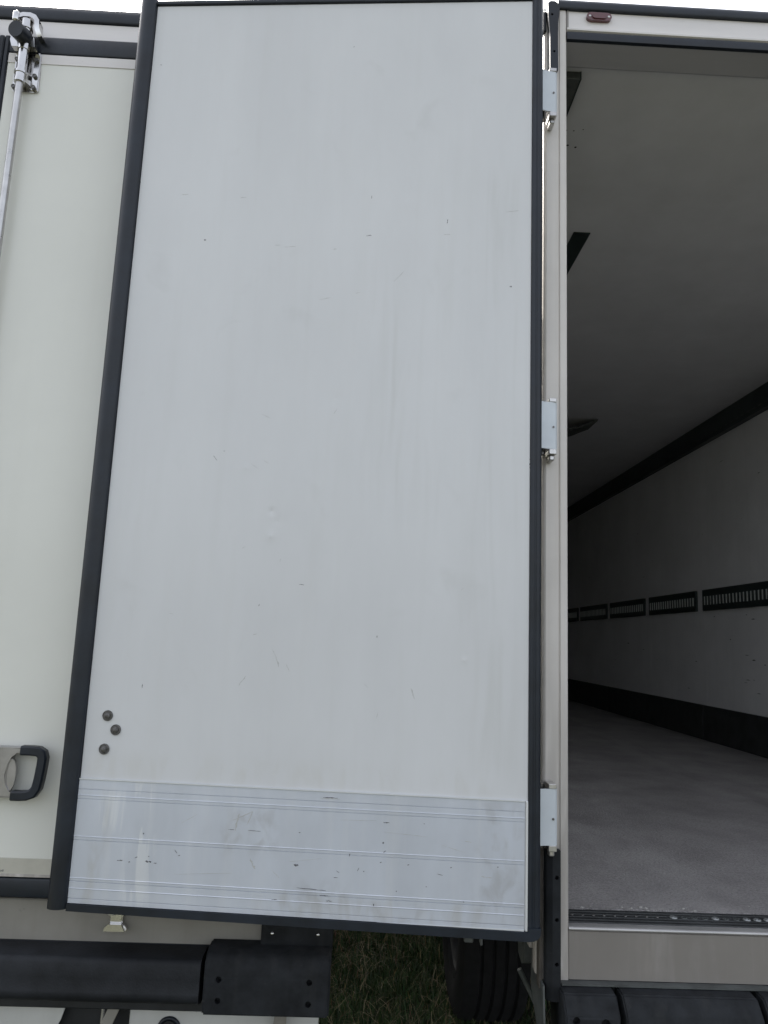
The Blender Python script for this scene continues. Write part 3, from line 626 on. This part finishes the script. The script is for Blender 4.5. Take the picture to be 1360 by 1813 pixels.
def lock(x, d, visible=True):
    """one locking bar: rod, guide plates, cam ends, keepers"""
    yr = LDY - 0.032
    b = NB(); cyl(b, (x, yr, 1.14), (x, yr, 3.93), 0.0125, 20); rod = lp_('lock_rod', b, 'galvanised', d, smooth=40)
    for zc, up in ((3.845, 1), (1.36, -1)):
        b = NB(); z0, z1 = (zc - .065, zc + .085) if up > 0 else (zc - .085, zc + .065)
        prism(b, [(x - .034, z0 + .004), (x - .030, z0), (x + .048, z0), (x + .054, z0 + .006), (x + .050, z1), (x - .030, z1)], LDY - .006, LDY - .0004, 'Y')
        prism(b, [(x - .034, z0 + .008), (x - .022, z0 + .002), (x - .022, z1), (x - .034, z1)], LDY - .012, LDY - .005, 'Y')
        prism(b, [(x + .030, z0 + .006), (x + .050, z0 + .006), (x + .048, z1), (x + .032, z1)], LDY - .011, LDY - .005, 'Y')
        lp_('lock_plate', b, 'chrome', d)
        b = NB(); cyl(b, (x, yr, zc - .05), (x, yr, zc - .005), 0.0185, 24); cyl(b, (x, yr, zc - .018), (x, yr, zc - .010), 0.0212, 24)
        cyl(b, (x, yr, zc - .005), (x, yr, zc + .075), 0.0165, 24)
        prism(b, [(x - .024, LDY - .006), (x - .016, yr - .006), (x + .016, yr - .006), (x + .03, LDY - .006)], zc - .045, zc - .006)
        lp_('rod_guide', b, 'chrome', d, smooth=40)
        for dx, dz in ((-.028, -.052), (.040, -.052), (.040, -.008), (-.028, .055), (.040, .055)):
            b = NB(); cyl(b, (x + dx, LDY - .006, zc + dz), (x + dx, LDY - .018, zc + dz), 0.0078, 14); torus(b, (x + dx, LDY - .018, zc + dz), (0, 1, 0), .0058, .0018, 14, 6)
            lp_('bolt', b, 'dull_steel', d, smooth=40)
    # top cam, keeper and rubber stop
    b = NB(); prism(b, [(x - .040, 3.93), (x + .040, 3.93), (x + .034, 3.965), (x + .012, 3.985), (x - .045, 3.985), (x - .048, 3.955)], yr - .008, yr + .016, 'Y')
    cyl(b, (x, yr, 3.92), (x, yr, 4.035), 0.019, 20); cyl(b, (x, yr, 4.00), (x, yr, 4.008), 0.022, 20)
    lp_('cam', b, 'chrome', d, smooth=35)
    b = NB(); cyl(b, (x + .001, yr - .006, 3.966), (x - .008, yr - .056, 3.957), 0.0285, 28, 0.027); lp_('rubber_stop', b, 'rubber', d, smooth=40)
    b = NB(); sweep(b, [(x - .030, yr, 4.045), (x - .012, yr, 4.052), (x + .012, yr, 4.052), (x + .028, yr, 4.045), (x + .038, yr, 4.03), (x + .041, yr, 4.0), (x + .050, yr + .01, 3.975)], [(-.008, -.020), (.008, -.020), (.008, .014), (-.008, .014)])
    box(b, x - .046, x - .024, yr - .022, yr + .012, 4.022, 4.062, .008, 3)
    lp_('keeper', b, 'chrome', None, smooth=40)
    # bottom keeper on the sill: flared saddle
    b = NB(); y0 = LY - .001
    sec = [(-.026, 1.148), (.032, 1.150), (.030, 1.139), (.022, 1.130), (.018, 1.112), (.020, 1.102), (.034, 1.087), (.036, 1.080), (-.036, 1.080), (-.034, 1.086), (-.018, 1.100), (-.015, 1.112), (-.018, 1.128), (-.026, 1.138)]
    prism(b, [(x + a, z) for a, z in sec], y0 - .022, y0, 'Y')
    bmesh.ops.bevel(b, geom=list(b.edges), offset=.003, segments=2, affect='EDGES')
    prism(b, [(x - .018, 1.102), (x + .020, 1.102), (x + .031, 1.083), (x - .030, 1.083)], y0 - .034, y0 - .0225, 'Y')
    box(b, x - .030, x + .034, y0 - .030, y0 - .002, 1.142, 1.150, .003, 2)
    lp_('keeper', b, 'chrome', None, smooth=35)
    return rod
lock(-1.258, dr); lock(-0.682, dr); lock(2 * xm + 1.258, dl); lock(2 * xm + .682, dl)
# door handle: pressed steel lever with a black grip
yh = LDY - 0.045
b = NB()
pl = [(-1.258, 1.590), (-1.02, 1.590), (-.968, 1.5925), (-.968, 1.580), (-1.000, 1.578), (-1.014, 1.566), (-1.024, 1.545), (-1.029, 1.515), (-1.024, 1.488), (-1.012, 1.470), (-1.000, 1.463), (-.985, 1.463), (-.985, 1.455), (-1.05, 1.452), (-1.258, 1.452)]
prism(b, pl, yh, yh + .004, 'Y')
prism(b, [(-1.258, 1.587), (-.97, 1.5905), (-.97, 1.5935), (-1.258, 1.591)], yh, LDY - .008, 'Y')
prism(b, [(-1.258, 1.449), (-.985, 1.452), (-.985, 1.455), (-1.258, 1.452)], yh, LDY - .008, 'Y')
hn = lp_('handle', b, 'worn_steel', dr)
el = [(-1.0125 + .0135 * math.cos(R(t)) , 1.516 + .044 * math.sin(R(t))) for t in range(0, 360, 15)]
b = NB(); prism(b, el, yh + .004, yh + .016, 'Y')
sweep(b, [(x, yh + .003, z) for x, z in el + el[:1]], [(-.0012, -.0012), (.0012, -.0012), (.0012, .0012), (-.0012, .0012)])
lp_('lock_disc', b, 'worn_steel', hn, smooth=40)
gp = [(-1.000, 1.459), (-.975, 1.459), (-.957, 1.4605), (-.940, 1.467), (-.930, 1.482), (-.926, 1.505), (-.922, 1.545), (-.921, 1.567), (-.925, 1.579), (-.936, 1.5855), (-.958, 1.587), (-.985, 1.587)]
b = NB(); sweep(b, [(x, yh, z) for x, z in gp], [(-.0135, -.012), (-.0135, .010), (-.009, .015), (.009, .015), (.0135, .010), (.0135, -.012)])
lp_('grip', b, 'rubber', hn, smooth=40)
b = NB(); box(b, -1.275, -1.02, LDY - .012, LDY - .0005, 1.46, 1.585, .004); lp_('handle_base', b, 'galvanised', dr)
# small worn sticker at the foot of the door
b = NB()
for i in range(7): box(b, -1.052 + i * .0052, -1.0495 + i * .0052, LDY - .0031, LDY - .0023, 1.237, 1.2425 - (i % 2) * .0015)
box(b, -1.056, -1.046, LDY - .0031, LDY - .0023, 1.250, 1.262)
stuff(lp_('sticker_print', b, 'mark', dr))

# black end plates and rubber bumper
b = NB(); box(b, -0.255, -0.044, LY - .034, LY - .002, 1.045, 1.139, .006, 2); o = lp_('end_plate', b, 'rubber_matt', smooth=40)
for x in (-.222, -.088):
    b = NB(); dome(b, (x, LY - .034, 1.090), (0, -1, 0), .006, .004, 12); lp_('screw', b, 'chrome', o, smooth=60)
t = NB(); prism(t, [(LY - .002, 1.062), (LY - .075, 1.058), (LY - .10, 1.035), (LY - .105, 1.0), (LY - .105, .90), (LY - .06, .895), (LY - .002, .895)], -.400, -.046, 'X')
bmesh.ops.bevel(t, geom=list(t.edges), offset=0.005, segments=2, affect='EDGES')
o = lp_('rubber_buffer', t, 'rubber_matt', smooth=40)
cut(o, [((x - LX0, -.105, z), (0, 1, 0), .0085) for x, z in ((-.358, .992), (-.104, .990), (-.357, .937), (-.104, .934))])
t = NB()
bp = [(LY - .002, 1.040), (LY - .080, 1.035), (LY - .090, 1.031), (LY - .096, 1.020), (LY - .098, .985), (LY - .0985, .958), (LY - .102, .950), (LY - .103, .940), (LY - .097, .928), (LY - .085, .918), (LY - .05, .908), (LY - .002, .906)]
prism(t, bp, -2.2, -.412, 'X'); lp_('bumper_bar', t, 'bar_rubber', smooth=45)
b = NB(); box(b, -2.6, -.06, LY + .0005, LY + .06, .86, 1.042, .004); lp_('bumper_beam', b, 'chassis')
b = NB(); box(b, -2.5, -.09, LY + .10, LY + .22, .45, .88, .004); lp_('underrun_beam', b, 'chassis')
# white lamp panels below, brackets
b = NB(); prism(b, [(-1.9, .905), (-.812, .903), (-.842, .80), (-.90, .70), (-1.9, .70)], LY + .062, LY + .07, 'Y'); lp_('lamp_panel', b, 'white_panel')
b = NB(); box(b, -.640, -.078, LY + .062, LY + .07, .70, .846, .003); wp = lp_('lamp_panel', b, 'white_panel')
b = NB(); torus(b, (-.520, LY + .060, .785), (0, 1, 0), .030, .006, 28, 8); lp_('lamp_ring', b, 'rubber', wp, smooth=60)
b = NB(); cyl(b, (-.52, LY + .061, .785), (-.52, LY + .055, .785), .024, 24); lp_('lamp_lens', b, 'dark_void', wp, smooth=60)
b = NB(); prism(b, [(-.672, .905), (-.640, .905), (-.700, .76), (-.735, .76)], LY + .03, LY + .045, 'Y'); lp_('bracket', b, 'grey_sill')
b = NB(); cyl(b, (-.712, LY + .04, .905), (-.712, LY + .04, .80), .006, 12); lp_('strut', b, 'galvanised')
b = NB(); prism(b, [(-.200, .900), (-.170, .900), (-.172, .80), (-.212, .80)], LY + .02, LY + .03, 'Y'); lp_('bracket', b, 'grey_sill')
gear(LT, OL, -2.56, -0.165, (5.1, 6.41, 7.72))

# ================================================================== grass
def grass():
    rng = np.random.default_rng(3)
    def field(n, x0, x1, y0, y1, hmin, hmax, straw):
        x = rng.uniform(x0, x1, n); y = rng.uniform(y0, y1, n)
        cl = np.sin(x * 7.1 + np.sin(y * 5.3)) * np.cos(y * 6.7 + np.sin(x * 4.1)) * .5 + .5
        h = rng.uniform(hmin, hmax, n) * (0.55 + 0.7 * cl)
        a = rng.uniform(0, 2 * np.pi, n); ln = rng.uniform(0.15, 0.95, n) * h; wd = rng.uniform(.0014, .0040, n)
        s = rng.random(n) < straw * (0.4 + 1.1 * (1 - cl))
        return x, y, h, a, ln, wd, s
    P = [field(42000, -.7, 1.3, 3.5, 6.6, .03, .11, .10), field(14000, -4.5, 6.5, -1.5, 9.0, .03, .09, .2)]
    x, y, h, a, ln, wd, s = [np.concatenate([p[i] for p in P]) for i in range(7)]
    n = len(x); dx, dy = np.cos(a), np.sin(a); px, py = -dy, dx
    keep = ~((x > .66) & (x < 3.0) & (y > 2.2) & (rng.random(len(x)) < .72)) & ~((x < -.2) & (x > -2.6) & (y > 2.4) & (rng.random(len(x)) < .5))
    x, y, h, a, ln, wd, s = [q_[keep] for q_ in (x, y, h, a, ln, wd, s)]; n = len(x); dx, dy = np.cos(a), np.sin(a); px, py = -dy, dx
    V = np.zeros((n, 5, 3))
    for k, (t, ww) in enumerate(((0, 1), (0, -1), (.55, .8), (.55, -.8), (1, 0))):
        b_ = t ** 2
        V[:, k, 0] = x + dx * ln * b_ + px * wd * ww; V[:, k, 1] = y + dy * ln * b_ + py * wd * ww
        V[:, k, 2] = h * t * (1 - .25 * t * (ln / h)) - .002
    V = V.reshape(-1, 3)
    base = (np.arange(n) * 5)[:, None]
    q = (base + np.array([[0, 1, 3, 2]])); tr = (base + np.array([[2, 3, 4]]))
    me = bpy.data.meshes.new('grass')
    me.vertices.add(len(V)); me.vertices.foreach_set('co', V.ravel().astype(np.float32))
    loops = np.concatenate([q.ravel(), tr.ravel()]); me.loops.add(len(loops)); me.loops.foreach_set('vertex_index', loops.astype(np.int32))
    st = np.concatenate([np.arange(n) * 4, n * 4 + np.arange(n) * 3]); me.polygons.add(2 * n); me.polygons.foreach_set('loop_start', st.astype(np.int32))
    me.update(calc_edges=True); me.validate()
    g = np.stack([rng.uniform(.030, .060, n), rng.uniform(.062, .10, n), rng.uniform(.018, .034, n)], 1)
    st_ = np.stack([rng.uniform(.16, .30, n), rng.uniform(.13, .23, n), rng.uniform(.07, .12, n)], 1)
    c = np.where(s[:, None], st_, g); c = np.concatenate([c, np.ones((n, 1))], 1)
    at = me.color_attributes.new('blade', 'FLOAT_COLOR', 'POINT'); at.data.foreach_set('color', np.repeat(c, 5, 0).ravel().astype(np.float32))
    mt = bpy.data.materials.new('grass_blades'); mt.use_nodes = True; nn = mt.node_tree.nodes
    v = nn.new('ShaderNodeVertexColor'); v.layer_name = 'blade'
    mt.node_tree.links.new(v.outputs[0], nn['Principled BSDF'].inputs['Base Color']); nn['Principled BSDF'].inputs['Roughness'].default_value = .7
    me.materials.append(mt)
    o = bpy.data.objects.new('grass', me); COL.objects.link(o); o['kind'] = 'stuff'
    o['label'] = 'patchy green grass with dry straw stalks in the shade between the trailers'; o['category'] = 'grass'
grass()
def straw():
    """dry bent stalks lying over the grass"""
    rng = np.random.default_rng(11); V = []; F = []
    for i in range(2600):
        if i < 1900: x, y = rng.uniform(-.5, 1.1), rng.uniform(3.6, 6.0)
        else: x, y = rng.uniform(-4, 6), rng.uniform(-1, 8)
        a = rng.uniform(0, 2 * math.pi); L = rng.uniform(.05, .20); el = rng.uniform(.15, 1.3); w = rng.uniform(.0009, .0022)
        p = np.array([x, y, rng.uniform(.0, .05)]); k0 = len(V); N_ = 6
        for j in range(N_):
            px, py = -math.sin(a) * w * (1 - j / N_ * .7), math.cos(a) * w * (1 - j / N_ * .7)
            V.append((p[0] + px, p[1] + py, max(.002, p[2]))); V.append((p[0] - px, p[1] - py, max(.002, p[2])))
            p = p + L / N_ * np.array([math.cos(a) * math.cos(el), math.sin(a) * math.cos(el), math.sin(el)])
            a += rng.normal(0, .28); el -= rng.uniform(.0, .38)
        for j in range(N_ - 1): F.append((k0 + 2 * j, k0 + 2 * j + 1, k0 + 2 * j + 3, k0 + 2 * j + 2))
    me = bpy.data.meshes.new('straw'); me.from_pydata(V, [], F)
    M['straw'] = mat('straw', (0.30, 0.25, 0.15), .7, var=.3, scale=5); me.materials.append(M['straw'])
    o = bpy.data.objects.new('straw', me); COL.objects.link(o); o['kind'] = 'stuff'
    o['label'] = 'dry bent straw stalks lying over the shaded grass'; o['category'] = 'straw'
straw()
